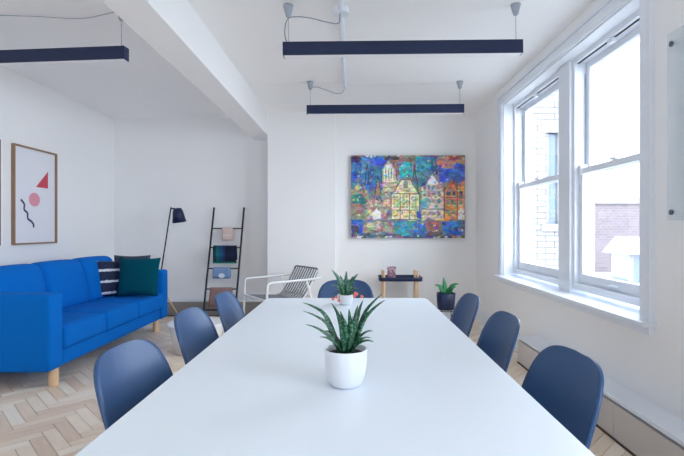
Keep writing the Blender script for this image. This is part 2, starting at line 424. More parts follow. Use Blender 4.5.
# glass board on the window wall
t = thing('glass_board', 'clear frameless glass board on steel standoffs beside the window', 'glass board', (XR, 1.75, 1.245))
o = MB().box(XR-0.036, XR-0.028, 1.15, 2.35, 1.245, 2.20).build('glass_sheet', M_board, t, bevel=0.001); o.matrix_parent_inverse = Matrix.Translation(-Vector(t.location))
for yy in (1.22, 2.315):
    for zz in (1.285, 2.14):
        o = MB().tube([(XR, yy, zz), (XR-0.028, yy, zz)], 0.007, 12).build('standoff', M_trim, t, smooth=False)
        o.matrix_parent_inverse = Matrix.Translation(-Vector(t.location))
        MB().tube([(XR-0.036, yy, zz), (XR-0.043, yy, zz)], 0.014, 16).build('standoff_cap', M_capm, o)

# ================================================================== TABLE
TX0, TX1, TY0, TY1, TZ = -0.565, 0.495, 0.40, 3.04, 0.74
tcx = (TX0+TX1)/2
t = thing('conference_table', 'long white laminate conference table with rounded corners', 'table', (tcx, (TY0+TY1)/2, 0))
hx, hy, rc = (TX1-TX0)/2, (TY1-TY0)/2, 0.045
pts = []
for cx, cy, a0 in ((hx-rc, hy-rc, 0), (-hx+rc, hy-rc, 90), (-hx+rc, -hy+rc, 180), (hx-rc, -hy+rc, 270)):
    for k in range(7): a = R(a0 + k*15); pts.append((cx + rc*math.cos(a), cy + rc*math.sin(a)))
MB().prism(pts, 'z', TZ-0.028, TZ).build('table_top', M_table, t, bevel=0.003)
for yy in (-0.85, 0.75):
    l_ = MB().box(-0.05, 0.05, yy-0.05, yy+0.05, 0.022, TZ-0.06).build('leg', M_whitem, t, bevel=0.006)
    MB().box(-0.15, 0.15, yy-0.3, yy+0.3, 0.0, 0.022).build('foot_plate', M_whitem, t, bevel=0.006)
    MB().box(-0.4, 0.4, yy-0.04, yy+0.04, TZ-0.06, TZ-0.028).build('crossbar', M_whitem, t, bevel=0.004)

# ================================================================== CHAIRS
def shell_profile():
    ctl = [(.195, .418), (.185, .438), (.10, .436), (0, .428), (-.08, .430), (-.135, .452), (-.168, .495), (-.190, .56), (-.213, .63), (-.244, .725), (-.27, .805)]
    p = smoothpath([(0, y, z) for y, z in ctl], 4)
    return p
prof = shell_profile()
cum = [0]
for p, q in zip(prof, prof[1:]): cum.append(cum[-1] + (q-p).length)
TOT = cum[-1]
def prof_at(s):
    s *= TOT
    for i in range(len(cum)-1):
        if cum[i+1] >= s - 1e-9:
            k = (s - cum[i]) / (cum[i+1]-cum[i]); return prof[i].lerp(prof[i+1], k)
    return prof[-1].copy()
def shell_pt(u, v):
    # v: 0 seat front .. 1 top of back; samples crowd together towards the rounded top
    s = 1 - 0.45*((1 - v)/0.5)**2.6 if v > 0.5 else v*1.1
    p = prof_at(s); z = p.z
    if s > 0.48:
        tt = max(0.0, (z - 0.526) / 0.279); tt = min(tt, 1.0)
        hw = 0.22 * max(0.0, 1 - tt**3.6)**0.23; hw = max(hw, 0.045)
    else:
        hw = 0.19 + 0.03 * min(1, s/0.35)
        if s < 0.06: hw *= 0.86 + 0.14*(s/0.06)**0.5
    x = (2*u - 1) * hw
    back = min(1, max(0, (s - 0.42) / 0.2))
    q = x*x / 0.0484
    p = Vector((x, p.y + back*0.042*q, p.z + (1-back)*0.028*q))
    return p
def make_chair():
    t = thing('shell_chair', '', 'chair', group='navy shell chairs around the table')
    MB().grid(shell_pt, 18, 60).build('shell', M_navyp, t, smooth=True, solid=0.011)
    for sx in (-1, 1):
        for sy in (-1, 1):
            MB().tube([(sx*0.12, sy*0.10 - 0.01, 0.415), (sx*0.20, sy*0.175-0.01, 0.0)], [0.018, 0.011], 12).build('leg', M_navyp, t, smooth=True)
    MB().box(-0.14, 0.14, -0.13, 0.11, 0.392, 0.414).build('seat_mount', M_navyp, t, bevel=0.008)
    return t
ch0 = make_chair()
seats = [(-0.794, 1.534, -92.5, 'navy plastic shell chair on the sofa side of the table, farthest from the ladder'),
         (-0.82, 2.211, -91.7, 'navy plastic shell chair on the sofa side, middle one of its row'),
         (-0.815, 2.80, -91, 'navy plastic shell chair on the sofa side, closest to the ladder'),
         (0.729, 1.447, 91.7, 'navy plastic shell chair on the window side, farthest from the painting'),
         (0.742, 2.104, 89.2, 'navy plastic shell chair on the window side, middle one of its row'),
         (0.742, 2.725, 90, 'navy plastic shell chair on the window side, beside the dark planter on its stand'),
         (-0.053, 3.546, 184, 'navy plastic shell chair alone at the short end of the table')]
for i, (x, y, a, lab) in enumerate(seats):
    o = ch0 if i == 0 else copy_tree(ch0)
    fx, fy = -math.sin(R(a)), math.cos(R(a))
    o.location = (x + fx*0.27, y + fy*0.27, 0); o.rotation_euler = (0, 0, R(a)); o['label'] = lab

# ================================================================== SOFA
def cushion(hx, hy, hz, r, bulge=(0, 0, 0), n=10, skew=None):
    b = MB(); bmesh.ops.create_cube(b.bm, size=2)
    bmesh.ops.subdivide_edges(b.bm, edges=b.bm.edges[:], cuts=n, use_grid_fill=True)
    h = (hx, hy, hz)
    for v in b.bm.verts:
        c = v.co; c2 = c.copy()
        # pull sample lines towards the edges so the rounding is smooth
        p = [math.copysign(1 - (1-abs(q))**1.6, q) * hh for q, hh in zip(c, h)]
        inner = [max(-(hh-r), min(hh-r, q)) for q, hh in zip(p, h)]
        d = Vector([a - e for a, e in zip(p, inner)])
        if d.length > 1e-9: d = d.normalized() * r
        q = Vector(inner) + d
        for k in range(3):
            o = [j for j in range(3) if j != k]
            q[k] += bulge[k] * c[k] * (1-c2[o[0]]**2) * (1-c2[o[1]]**2)
        if skew: q = skew(q)
        v.co = q
    return b
SF, SB, SY0, SY1 = -2.24, -3.12, 3.375, 5.55      # front, back, near and far ends
t = thing('sofa', 'blue wool three-seat sofa with birch legs', 'sofa', ((SF+SB)/2, (SY0+SY1)/2, 0))
def pb(o): o.matrix_parent_inverse = Matrix.Translation(-Vector(t.location)); return o
AT = 0.165
cyc = lambda a, b: (a+b)/2
for y0 in (SY0, SY1-AT):
    pb(cushion((SF-SB)/2, AT/2, (0.71-0.135)/2, 0.022, (0.004, 0.004, 0.004)).build('armrest', M_sofa, t, smooth=True, loc=(cyc(SF, SB), y0+AT/2, cyc(0.71, 0.135))))
IY0, IY1 = SY0+AT, SY1-AT
pb(cushion((SF-0.015-SB)/2, (IY1-IY0)/2, (0.262-0.135)/2, 0.018).build('base', M_sofa, t, smooth=True, loc=(cyc(SF-0.015, SB), cyc(IY0, IY1), cyc(0.262, 0.135))))
pb(cushion(0.08, (IY1-IY0)/2, (0.74-0.265)/2, 0.03).build('back_frame', M_sofa, t, smooth=True, loc=(SB+0.08, cyc(IY0, IY1), cyc(0.74, 0.265))))
sw = (IY1-IY0)/3
for i in range(3):
    yc = IY0 + sw*(i+0.5)
    s_ = pb(cushion(0.35, sw/2-0.002, 0.088, 0.03, (0.008, 0.0, 0.014)).build('seat_cushion', M_sofa, t, smooth=True, loc=(SF+0.012-0.35, yc, 0.264+0.088)))
    bc = pb(cushion(0.085, sw/2-0.003, 0.225, 0.05, (0.035, 0.0, 0.012), skew=lambda q: Vector((q.x - 0.22*(q.z), q.y, q.z))).build('back_cushion', M_sofa, t, smooth=True, loc=(-2.86, yc, 0.655)))
for xx in (SF-0.05, SB+0.07):
    for yy in (3.50, 5.33):
        pb(MB().tube([(xx, yy, 0), (xx, yy, 0.137)], 0.034, 20).build('leg', M_birch, t, smooth=False))
# throw cushions
def pillow(name, m, w_, h_, th, loc, rot, label):
    def half(sg):
        def fn(u, v):
            a, c = 2*u-1, 2*v-1
            pin = 1 - 0.06*(a*a*(1-c*c)*0 + 1) * (1 - max(abs(a), abs(c))**6) * 0
            k = max(0, (1-a**4)*(1-c**4))**0.55
            x = a * w_/2 * (1 - 0.07*(1-c*c)*abs(a)**3 ); z = c * h_/2 * (1 - 0.07*(1-a*a)*abs(c)**3)
            return (x, sg*th/2*k, z)
        return fn
    b = MB().grid(half(-1), 22, 22).grid(half(1), 22, 22)
    bmesh.ops.remove_doubles(b.bm, verts=b.bm.verts[:], dist=1e-4)
    o = b.build(name, m, smooth=True, loc=loc); o.rotation_euler = rot
    return tag(o, label, 'cushion')
def stripe_mat():
    m = bpy.data.materials.new('navy_white_stripes'); m.use_nodes = True
    n = m.node_tree.nodes; l = m.node_tree.links; b = n['Principled BSDF']; b.inputs['Roughness'].default_value = 0.9
    tc = n.new('ShaderNodeTexCoord'); sp = n.new('ShaderNodeSeparateXYZ'); l.new(tc.outputs['Object'], sp.inputs[0])
    md = n.new('ShaderNodeMath'); md.operation = 'PINGPONG'; md.inputs[1].default_value = 0.062
    ad = n.new('ShaderNodeMath'); ad.operation = 'ADD'; ad.inputs[1].default_value = 0.03
    nz = n.new('ShaderNodeTexNoise'); nz.inputs['Scale'].default_value = 45; l.new(tc.outputs['Object'], nz.inputs[0])
    mn = n.new('ShaderNodeMath'); mn.operation = 'MULTIPLY'; mn.inputs[1].default_value = 0.02; l.new(nz.outputs[0], mn.inputs[0])
    a2 = n.new('ShaderNodeMath'); a2.operation = 'ADD'; l.new(sp.outputs['Z'], ad.inputs[0]); l.new(ad.outputs[0], a2.inputs[0]); l.new(mn.outputs[0], a2.inputs[1])
    l.new(a2.outputs[0], md.inputs[0])
    gt = n.new('ShaderNodeMath'); gt.operation = 'LESS_THAN'; gt.inputs[1].default_value = 0.013; l.new(md.outputs[0], gt.inputs[0])
    mx = n.new('ShaderNodeMix'); mx.data_type = 'RGBA'; mx.inputs[6].default_value = rgb(32, 44, 72); mx.inputs[7].default_value = rgb(222, 226, 234)
    l.new(gt.outputs[0], mx.inputs[0]); l.new(mx.outputs[2], b.inputs['Base Color'])
    return m
pillow('throw_cushion', M_teal, 0.45, 0.43, 0.12, (-2.36, 5.04, 0.67), (R(-13), 0, R(3)), 'plain teal throw cushion leaning on the far sofa arm')
pillow('throw_cushion', stripe_mat(), 0.37, 0.40, 0.10, (-2.655, 5.08, 0.655), (R(-12), 0, R(38)), 'navy throw cushion with ragged white stripes')
pillow('throw_cushion', M_slate, 0.42, 0.43, 0.08, (-2.55, 5.27, 0.685), (R(-7), 0, R(2)), 'dark slate throw cushion tucked behind the teal one')

# ================================================================== PENDANT LIGHTS
LL = 1.65
def pendant(label, xl, yl, rz, zb=2.385):
    t = thing('pendant_light', label, 'light', (xl, yl, zb), rz, 'navy linear pendant lights')
    hgt, dp = 0.092, 0.062
    b = MB().box(-LL/2, LL/2, -dp/2, -dp/2+0.005, 0, hgt).box(-LL/2, LL/2, dp/2-0.005, dp/2, 0, hgt).box(-LL/2, LL/2, -dp/2, dp/2, hgt-0.005, hgt)
    b.build('housing', M_navym, t)
    for s in (-1, 1):
        MB().box(s*LL/2 - 0.003, s*LL/2 + 0.003, -dp/2, dp/2, 0, hgt).build('end_cap', M_navym, t)
    MB().box(-LL/2+0.004, LL/2-0.004, -dp/2+0.006, dp/2-0.006, -0.002, 0.01).build('diffuser', M_diff, t)
    zc = ZC - zb
    for s in (-1, 1):
        x = s*(LL/2 - 0.035)
        MB().tube([(x, 0, hgt), (x, 0, zc-0.06)], 0.0022, 6).build('suspension_wire', M_cable, t)
        MB().lathe([(0.009, -0.085), (0.018, -0.075), (0.034, -0.012), (0.037, 0)], (x, 0, zc), 20).build('ceiling_cup', M_grey, t, smooth=True)
    return t
cx = (-0.474 + 1.176)/2
p1 = pendant('long navy linear pendant over the table, farther from the painting', cx, 3.17, 0, 2.406)
p2 = pendant('long navy linear pendant over the table, closer to the painting', cx, 4.82, 0, 2.416)
p3 = pendant('long navy linear pendant hanging beyond the beam, above the sofa bay', -1.60-LL/2*math.cos(R(5)), 3.23+LL/2*math.sin(R(5)), R(-5), 2.395)
p1.rotation_euler.y = R(-0.6); p2.rotation_euler.y = R(-0.4)
def cable(label, pts, r=0.004):
    return tag(MB().tube(smoothpath(pts, 8), r, 8).build('power_cable', M_cable, smooth=True), label, 'cable')
xl1 = cx - LL/2 + 0.035
cable('grey power cable drooping from the ceiling conduit to the pendant farther from the painting',
      [(xl1-0.012, 3.18, 2.49), (xl1-0.03, 3.18, 2.56), (xl1-0.015, 3.16, 2.64), (xl1+0.03, 3.15, 2.665), (xl1+0.14, 3.15, 2.66), (xl1+0.26, 3.16, 2.635), (xl1+0.345, 3.18, 2.635), (-0.085, 3.2, 2.70), (-0.08, 3.21, 2.735)])
cable('grey power cable drooping from the conduit end to the pendant closer to the painting',
      [(xl1+0.012, 4.82, 2.695), (xl1+0.07, 4.82, 2.70), (xl1+0.16, 4.82, 2.67), (xl1+0.27, 4.83, 2.635), (xl1+0.34, 4.84, 2.655), (xl1+0.365, 4.85, 2.735)])
cable('thin cable drooping across the ceiling of the sofa bay', [(-2.75, 3.3, 2.752), (-2.3, 3.28, 2.73), (-1.95, 3.25, 2.70), (-1.75, 3.22, 2.715), (-1.60, 3.22, 2.752)], 0.003)
t = thing('ceiling_conduit', 'white round conduit with junction box running along the ceiling', 'conduit', (-0.078, 3.2, ZC))
for nm, mm, pts, r in (('pipe', M_trim, [(0, -2.5, -0.022), (0, 1.66, -0.022)], 0.02), ('junction_box', M_trim, [(0, 0.02, -0.045), (0, 0.02, 0)], 0.055), ('end_elbow', M_trim, [(0, 1.60, -0.022), (0, 1.69, -0.022)], 0.026)):
    MB().tube(pts, r, 20).build(nm, mm, t, smooth=False, bevel=0.004)

# ================================================================== PICTURES
def painting():
    W, Hh = 232, 168
    rng = np.random.default_rng(3)
    def c(*q): return np.array(q, float)
    yy, xx = np.mgrid[0:Hh, 0:W]
    U = 50 + xx/(W-1)*488; V = 55 + yy/(Hh-1)*350          # working frame
    im = np.zeros((Hh, W, 3)); im[:] = c(120, 128, 130)
    def smooth_noise(n, s):
        g = rng.random((n, n, 3)) if s == 3 else rng.random((n, n))
        fy = np.linspace(0, n-1.001, Hh); fx = np.linspace(0, n-1.001, W)
        iy, ix = fy.astype(int), fx.astype(int); ty = (fy-iy)[:, None]; tx = (fx-ix)[None, :]
        if s == 3: ty = ty[..., None]; tx = tx[..., None]
        a = g[np.ix_(iy, ix)]; b_ = g[np.ix_(iy, ix+1)]; d = g[np.ix_(iy+1, ix)]; e = g[np.ix_(iy+1, ix+1)]
        return (a*(1-tx)+b_*tx)*(1-ty) + (d*(1-tx)+e*tx)*ty
    n1 = smooth_noise(26, 1); n2 = smooth_noise(60, 1); n3 = smooth_noise(14, 1)
    def put(mask, col, al=1.0, rag=0.25):
        m = mask & (n2 > rag*0.6); im[m] = im[m]*(1-al) + c(*col)*al
    def rect(u0, v0, u1, v1, col, al=1.0, rag=0.25):
        j = (n1-0.5)*10
        put((U+j > u0) & (U+j < u1) & (V+j > v0) & (V+j < v1), col, al, rag)
    def poly(pts, col, al=1.0, rag=0.12):
        m = np.zeros(U.shape, bool); n = len(pts)
        for i in range(n):
            (x1, y1), (x2, y2) = pts[i], pts[(i+1) % n]
            if y1 == y2: continue
            k = ((V < y1) != (V < y2)) & (U < (x2-x1)*(V-y1)/(y2-y1) + x1); m ^= k
        put(m, col, al, rag)
    def line(p, q, col, wd=2.2, al=0.85):
        p, q = c(*p), c(*q); d = q-p; L = d@d
        tt = np.clip(((U-p[0])*d[0] + (V-p[1])*d[1])/L, 0, 1)
        dist = np.hypot(U-p[0]-tt*d[0], V-p[1]-tt*d[1])
        put(dist < wd*(0.7+0.6*n2), col, al, 0.1)
    # sky
    for a in ((50,55,200,200,(40,92,176)), (50,55,90,85,(28,30,48)), (60,90,110,150,(28,74,160)), (95,70,130,130,(60,140,180)), (150,62,190,120,(24,70,190)), (120,100,190,170,(38,92,150)),
              (215,60,262,135,(120,86,78)), (195,55,260,75,(60,40,40)), (255,62,330,105,(130,90,88)), (255,85,315,150,(34,160,172)), (330,62,420,130,(30,128,160)), (395,60,420,135,(20,80,120)),
              (335,120,380,190,(50,110,130)), (420,60,538,100,(176,120,92)), (425,95,538,170,(52,86,176)), (440,80,520,110,(190,140,110)), (430,120,470,160,(30,64,190)), (490,90,530,140,(40,90,190)),
              (470,60,538,75,(140,84,66))): rect(*a)
    for _ in range(26):
        u, v = rng.uniform(50, 530), rng.uniform(55, 175); s = rng.uniform(5, 18)
        col = [(38,90,190),(44,150,170),(150,110,96),(206,150,112),(26,52,110),(110,170,190)][rng.integers(6)]
        rect(u, v, u+s, v+s*rng.uniform(.6, 2), col, 0.7)
    # left: green roof and walls
    rect(50,200,130,330,(140,124,108)); poly([(52,222),(95,215),(118,250),(112,262),(52,258)], (22,118,92)); rect(55,160,95,205,(60,120,130),0.8); poly([(62,198),(80,172),(98,190),(76,205)], (170,190,140),0.9)
    rect(52,262,118,322,(122,110,100)); line((120,90),(104,215),(30,36,50),2.6); line((120,90),(132,215),(30,36,60),2.2)
    # left row of houses
    rect(118,205,218,330,(150,130,120)); rect(122,180,150,235,(74,96,140),0.8); poly([(150,232),(165,150),(182,232)], (128,104,92)); line((165,140),(150,235),(34,34,42),1.8); line((165,140),(182,235),(34,34,42),1.8)
    rect(180,225,220,330,(146,128,116)); rect(155,225,180,250,(60,70,90),0.8)
    for v in (245, 285):
        for u in (128, 152, 188, 204): rect(u, v, u+13, v+24, (206,188,140) if (u+v) % 3 else (70,104,150), 0.9, 0.1)
    poly([(145,328),(145,296),(160,278),(178,296),(178,328)], (226,220,214),0.9)
    # domed tower
    poly([(183,120),(196,92),(210,82),(226,94),(240,122),(246,170),(238,215),(190,215),(182,170)], (176,158,146)); poly([(190,120),(200,96),(222,96),(232,124),(230,172),(192,172)], (226,212,196))
    for u in (199, 211, 223): line((u,112),(u,152),(96,84,84),2.4)
    line((186,172),(242,172),(90,76,72)); line((183,120),(182,172),(60,48,48)); line((242,122),(248,172),(60,48,48)); line((188,190),(240,190),(120,100,92)); line((192,212),(238,212),(90,76,72))
    # central gabled house
    poly([(222,330),(222,215),(238,208),(246,188),(256,180),(262,160),(304,156),(312,180),(322,190),(332,212),(342,216),(342,330)], (222,206,160))
    for pq in (((222,215),(238,208)),((238,208),(246,188)),((246,188),(262,160)),((262,160),(304,156)),((304,156),(322,190)),((322,190),(342,216)),((222,218),(342,218)),((222,330),(222,215)),((342,216),(342,330)),((225,286),(340,286)),((225,326),(340,326)),((260,222),(260,325)),((300,222),(300,325))): line(*pq, (84,66,52), 2.0)
    poly([(275,190),(275,168),(284,160),(293,168),(293,190)], (120,128,108)); line((275,190),(293,190),(70,56,50)); rect(262,196,304,212,(190,170,120))
    for u in (230, 270, 308):
        for v in (226, 254, 292):
            rect(u, v, u+24, v+24, (150,160,104) if v < 290 else (200,180,96), 0.9, 0.1); line((u+12,v),(u+12,v+24),(236,228,196),1.4); line((u,v+12),(u+24,v+12),(236,228,196),1.2)
    # spire between the houses
    poly([(312,160),(322,105),(334,165),(340,215),(330,208)], (70,110,96)); line((322,95),(340,220),(44,40,40),2.2); line((322,95),(314,160),(60,50,50),1.6)
    # right gabled house
    poly([(350,330),(350,190),(368,180),(384,150),(398,128),(414,150),(432,180),(448,192),(448,330)], (196,172,160)); poly([(374,178),(398,130),(424,178)], (222,222,226))
    for pq in (((368,180),(398,128)),((398,128),(432,180)),((352,206),(448,206)),((352,232),(448,232)),((352,282),(448,282)),((350,190),(350,330)),((448,192),(448,330))): line(*pq, (92,72,72), 1.8)
    for v in (182, 212, 240, 292):
        for u in (358, 378, 398, 420):
            rect(u, v, u+13, v+20, [(96,110,130),(58,120,130),(150,130,110),(200,180,150)][int(u+v) % 4], 0.9, 0.1); line((u,v+20),(u+13,v+20),(232,222,210),1.4)
    rect(345,235,385,280,(60,140,150),0.7)
    # right orange houses
    poly([(450,330),(450,192),(470,180),(484,160),(498,182),(505,200),(505,330)], (206,128,70)); poly([(505,330),(505,180),(538,160),(538,330)], (216,142,84)); poly([(466,178),(484,150),(500,180)], (190,112,74))
    for pq in (((450,200),(466,178)),((484,152),(505,200)),((450,232),(538,232)),((505,180),(505,330)),((450,192),(450,330))): line(*pq, (110,64,48), 2.0)
    for v in (205, 245, 285):
        for u in (458, 480, 512): rect(u, v, u+15, v+22, (64,58,66) if v == 205 else (110,140,110), 0.9, 0.1); line((u,v+22),(u+15,v+22),(236,210,170),1.3)
    poly([(508,330),(508,292),(520,276),(534,292),(534,330)], (236,230,222)); rect(520,170,538,205,(226,160,100),0.8)
    # water
    rect(50,328,538,408,(88,104,120)); 
    for a in ((50,325,100,400,(24,72,160)),(52,350,80,395,(30,40,70)),(105,335,235,385,(132,116,104)),(120,335,200,360,(176,160,142)),(235,335,330,392,(36,128,150)),(250,350,290,392,(20,150,160)),(318,345,372,392,(28,84,180)),(330,290,346,335,(30,76,170)),
              (370,330,440,372,(140,92,84)),(400,335,430,345,(200,76,56)),(430,325,470,335,(226,110,60)),(438,338,510,372,(34,96,200)),(455,365,525,392,(24,72,190)),(380,372,440,396,(90,80,90)),(60,388,260,400,(60,56,62)),(270,392,400,404,(40,60,90))): rect(*a)
    for _ in range(46):
        u, v = rng.uniform(50, 530), rng.uniform(330, 400); s = rng.uniform(6, 26)
        col = [(210,214,220),(28,80,180),(60,150,160),(150,120,104),(40,44,60),(190,110,90)][rng.integers(6)]
        rect(u, v, u+s, v+rng.uniform(2, 6), col, 0.8)
    # ragged edges of the canvas
    rect(50,55,538,60,(120,84,70),0.8); 
    for u in range(60, 538, 17):
        if rng.random() < .5: rect(u, 54, u+12, 61, [(176,60,50),(210,170,90),(40,60,110),(230,220,200)][rng.integers(4)], 0.9, 0)
        if rng.random() < .6: rect(u, 398, u+14, 406, [(230,228,226),(36,36,44),(170,140,120),(30,60,130)][rng.integers(4)], 0.9, 0)
    pal = [(232,222,200),(60,110,190),(40,150,168),(206,140,92),(70,60,66),(200,188,170),(120,150,170),(176,96,76),(240,236,226),(36,60,120)]
    for _ in range(330):
        u, v = rng.uniform(50, 535), rng.uniform(58, 400); a, b2 = rng.uniform(3, 13), rng.uniform(2, 8)
        if rng.random() < .5: a, b2 = b2, a
        rect(u, v, u+a, v+b2, pal[rng.integers(len(pal))], rng.uniform(.35, .75), 0.1)
    im += (smooth_noise(34, 3)-0.5)*70
    im *= (0.78 + 0.40*n2 + 0.12*(n3-0.5))[..., None]
    im += (smooth_noise(90, 3)-0.5)*46
    return np.clip(im*1.0 + 26, 0, 255)/255.0
PX0, PX1, PZ0, PZ1 = -0.013, 1.50, 1.079, 2.178
im = painting(); Hh, W = im.shape[:2]
t = thing('canvas_painting', 'unframed blue and orange canvas painting of gabled town houses', 'painting', ((PX0+PX1)/2, YB, PZ0))
def pc(o): o.matrix_parent_inverse = Matrix.Translation(-Vector(t.location)); return o
pc(MB().box(PX0, PX1, YB-0.055, YB-0.021, PZ0, PZ1).build('canvas', mat('canvas_edge', rgb(96, 100, 110), 0.8, 0.5, 14), t))
gx = np.linspace(PX0, PX1, W); gz = np.linspace(PZ1, PZ0, Hh)
verts = [(x, YB-0.0558, z) for z in gz for x in gx]
faces = [(j*W+i, j*W+i+1, (j+1)*W+i+1, (j+1)*W+i) for j in range(Hh-1) for i in range(W-1)]
faces = [f[::-1] for f in faces]
me = bpy.data.meshes.new('paint_layer'); me.from_pydata(verts, [], faces)
ca = me.color_attributes.new('paint', 'FLOAT_COLOR', 'POINT')
l3 = np.where(im <= 0.04045, im/12.92, ((im+0.055)/1.055)**2.4)
ca.data.foreach_set('color', np.concatenate([l3, np.ones((Hh, W, 1))], 2).astype(np.float32).ravel())
m = bpy.data.materials.new('oil_paint'); m.use_nodes = True
n = m.node_tree.nodes; l = m.node_tree.links; at = n.new('ShaderNodeVertexColor'); at.layer_name = 'paint'
l.new(at.outputs[0], n['Principled BSDF'].inputs['Base Color']); n['Principled BSDF'].inputs['Roughness'].default_value = 0.55
nz = n.new('ShaderNodeTexNoise'); nz.inputs['Scale'].default_value = 90; bp = n.new('ShaderNodeBump'); bp.inputs['Strength'].default_value = 0.3
l.new(nz.outputs[0], bp.inputs['Height']); l.new(bp.outputs[0], n['Principled BSDF'].inputs['Normal'])
me.materials.append(m)
o = bpy.data.objects.new('paint_layer', me); C.objects.link(o); o.parent = t; pc(o)

# framed prints on the left wall: X=XL, y along the wall
def frame_print(label, y0, y1, z0, z1, shapes):
    t = thing('framed_print', label, 'framed print', (XL, (y0+y1)/2, z0))
    def q(o): o.matrix_parent_inverse = Matrix.Translation(-Vector(t.location)); return o
    fw, fd = 0.016, 0.034
    for a in ((y0, y0+fw, z0, z1), (y1-fw, y1, z0, z1), (y0+fw, y1-fw, z0, z0+fw), (y0+fw, y1-fw, z1-fw, z1)):
        q(MB().box(XL, XL+fd, *a).build('frame_bar', M_oakframe, t, bevel=0.0015))
    q(MB().box(XL+0.001, XL+0.014, y0+fw, y1-fw, z0+fw, z1-fw).build('paper', M_paper, t))
    if shapes:
        wy, hz = y1-y0, z1-z0
        f = lambda a, c: (y0 + a*wy, z1 - c*hz)
        xs0, xs1 = XL+0.014, XL+0.0148
        q(MB().prism([f(0.51, 0.40), f(0.80, 0.40), f(0.80, 0.215)], 'x', xs0, xs1).build('printed_triangle', M_red, t))
        c0 = f(0.475, 0.535); q(MB().prism([(c0[0]+0.083*math.cos(k*R(10)), c0[1]+0.072*math.sin(k*R(10))) for k in range(36)], 'x', xs0, xs1).build('printed_disc', M_pink, t))
        A = [f(a-0.07, c) for a, c in ((0.24, 0.545), (0.315, 0.59), (0.315, 0.645), (0.385, 0.68), (0.395, 0.735), (0.475, 0.765), (0.525, 0.80), (0.515, 0.825))]
        path = smoothpath([(xs1, y, z) for y, z in A], 6)
        L, Rr = [], []
        for i, p in enumerate(path):
            d = (path[min(i+1, len(path)-1)] - path[max(i-1, 0)]).normalized(); nn = Vector((0, -d.z, d.y))*0.0115
            L.append(p+nn); Rr.append(p-nn)
        b = MB(); VL = [b.bm.verts.new(p) for p in L]; VR = [b.bm.verts.new(p) for p in Rr]
        for i in range(len(path)-1): b.bm.faces.new((VL[i], VL[i+1], VR[i+1], VR[i]))
        q(b.build('printed_squiggle', M_ink, t, solid=0.0008))
    return t
fy0, fy1 = 3.35*F/(352-11), 3.316*F/(352-57.5)
frame_print('oak framed print with red triangle, pink disc and navy squiggle', fy0, fy1, H-14*fy1/F, H+75*fy1/F, True)
frame_print('oak framed print beside the one with geometric shapes', fy0-0.85, 3.316*F/351.0, H-14*fy1/F, H+75*fy1/F, False)

# ================================================================== LADDER AND WHAT HANGS ON IT
LXL, LXR = -1.965, -1.545
lean0, lean1 = 6.00, 6.40        # y of the foot and of the top
ltop = 1.50
ly = lambda z: lean0 + (lean1-lean0)*z/ltop
t = thing('ladder_rack', 'black metal ladder rack leaning on the alcove wall', 'ladder rack', ((LXL+LXR)/2, lean0, 0))
def q(o): o.matrix_parent_inverse = Matrix.Translation(-Vector(t.location)); return o
for x in (LXL, LXR):
    q(MB().tube([(x, ly(0)+0.0, 0.0), (x + 0.03, ly(ltop), ltop)], 0.013, 10).build('rail', M_black, t))
rungs = []
for py in (228.5, 247.5, 268.5, 289.0, 310.0):
    z = 0.7
    for _ in range(12): z = H + (VY-py)*ly(z)/F
    rungs.append(z)
    q(MB().tube([(LXL + 0.03*z/ltop, ly(z), z), (LXR + 0.03*z/ltop, ly(z), z)], 0.0085, 10).build('rung', M_black, t))
# items draped over the rungs
def draped(name, label, cat, m, rung, px0, px1, drop_f, drop_b, th=0.006, group=None, skew=0.0, extra=None):
    z = rungs[rung]; y = ly(z); x0, x1 = (px0-VX)*y/F, (px1-VX)*y/F
    r = 0.0085 + th/2 + 0.002
    pr = [(y + r + 0.012*k, z - drop_b*k) for k in (1.0, 0.6, 0.2)]
    pr += [(y + r*math.cos(R(a)), z + r*math.sin(R(a))) for a in (0, 45, 90, 135, 180)]
    pr += [(y - r - 0.004 + 0.03*k*drop_f, z - drop_f*k) for k in (0.15, 0.4, 0.7, 1.0)]
    n = len(pr)
    def fn(u, v):
        i = v*(n-1); k = min(int(i), n-2); a = i-k
        yy = pr[k][0]*(1-a)+pr[k+1][0]*a; zz = pr[k][1]*(1-a)+pr[k+1][1]*a
        dz = max(0, z-zz)
        return (x0 + (x1-x0)*u + skew*dz, yy + 0.004*math.sin(u*9)*min(1, dz*8), zz)
    tt = thing(name, label, cat, ((x0+x1)/2, y, z))
    o = MB().grid(fn, 10, n-1).build('body', m, tt, smooth=True, solid=th); o.matrix_parent_inverse = Matrix.Translation(-Vector(tt.location))
    if extra: extra(tt, x0, x1, y, z, r)
    return tt
def ex(tt, o): o.matrix_parent_inverse = Matrix.Translation(-Vector(tt.location)); return o
def cover_marks(tt, x0, x1, y, z, r):
    f = y - r - 0.008
    ex(tt, MB().box(x0+0.012, x1-0.02, f-0.003, f+0.0015, z-0.10, z-0.09).build('printed_line', M_creampaper, tt))
def disc_mark(tt, x0, x1, y, z, r):
    f = y - r - 0.006
    cx_ = (x0+x1)/2 + 0.003
    ex(tt, MB().prism([(cx_+0.040*math.cos(k*R(15)), z-0.095+0.032*math.sin(k*R(15))) for k in range(24)], 'y', f-0.003, f+0.002).build('cover_blob', M_white_ink, tt))
draped('magazine', 'blush and cream booklet hung over the top ladder rung', 'booklet', M_pinkpaper, 0, 222.5, 233.0, 0.17, 0.15, 0.006, extra=cover_marks)
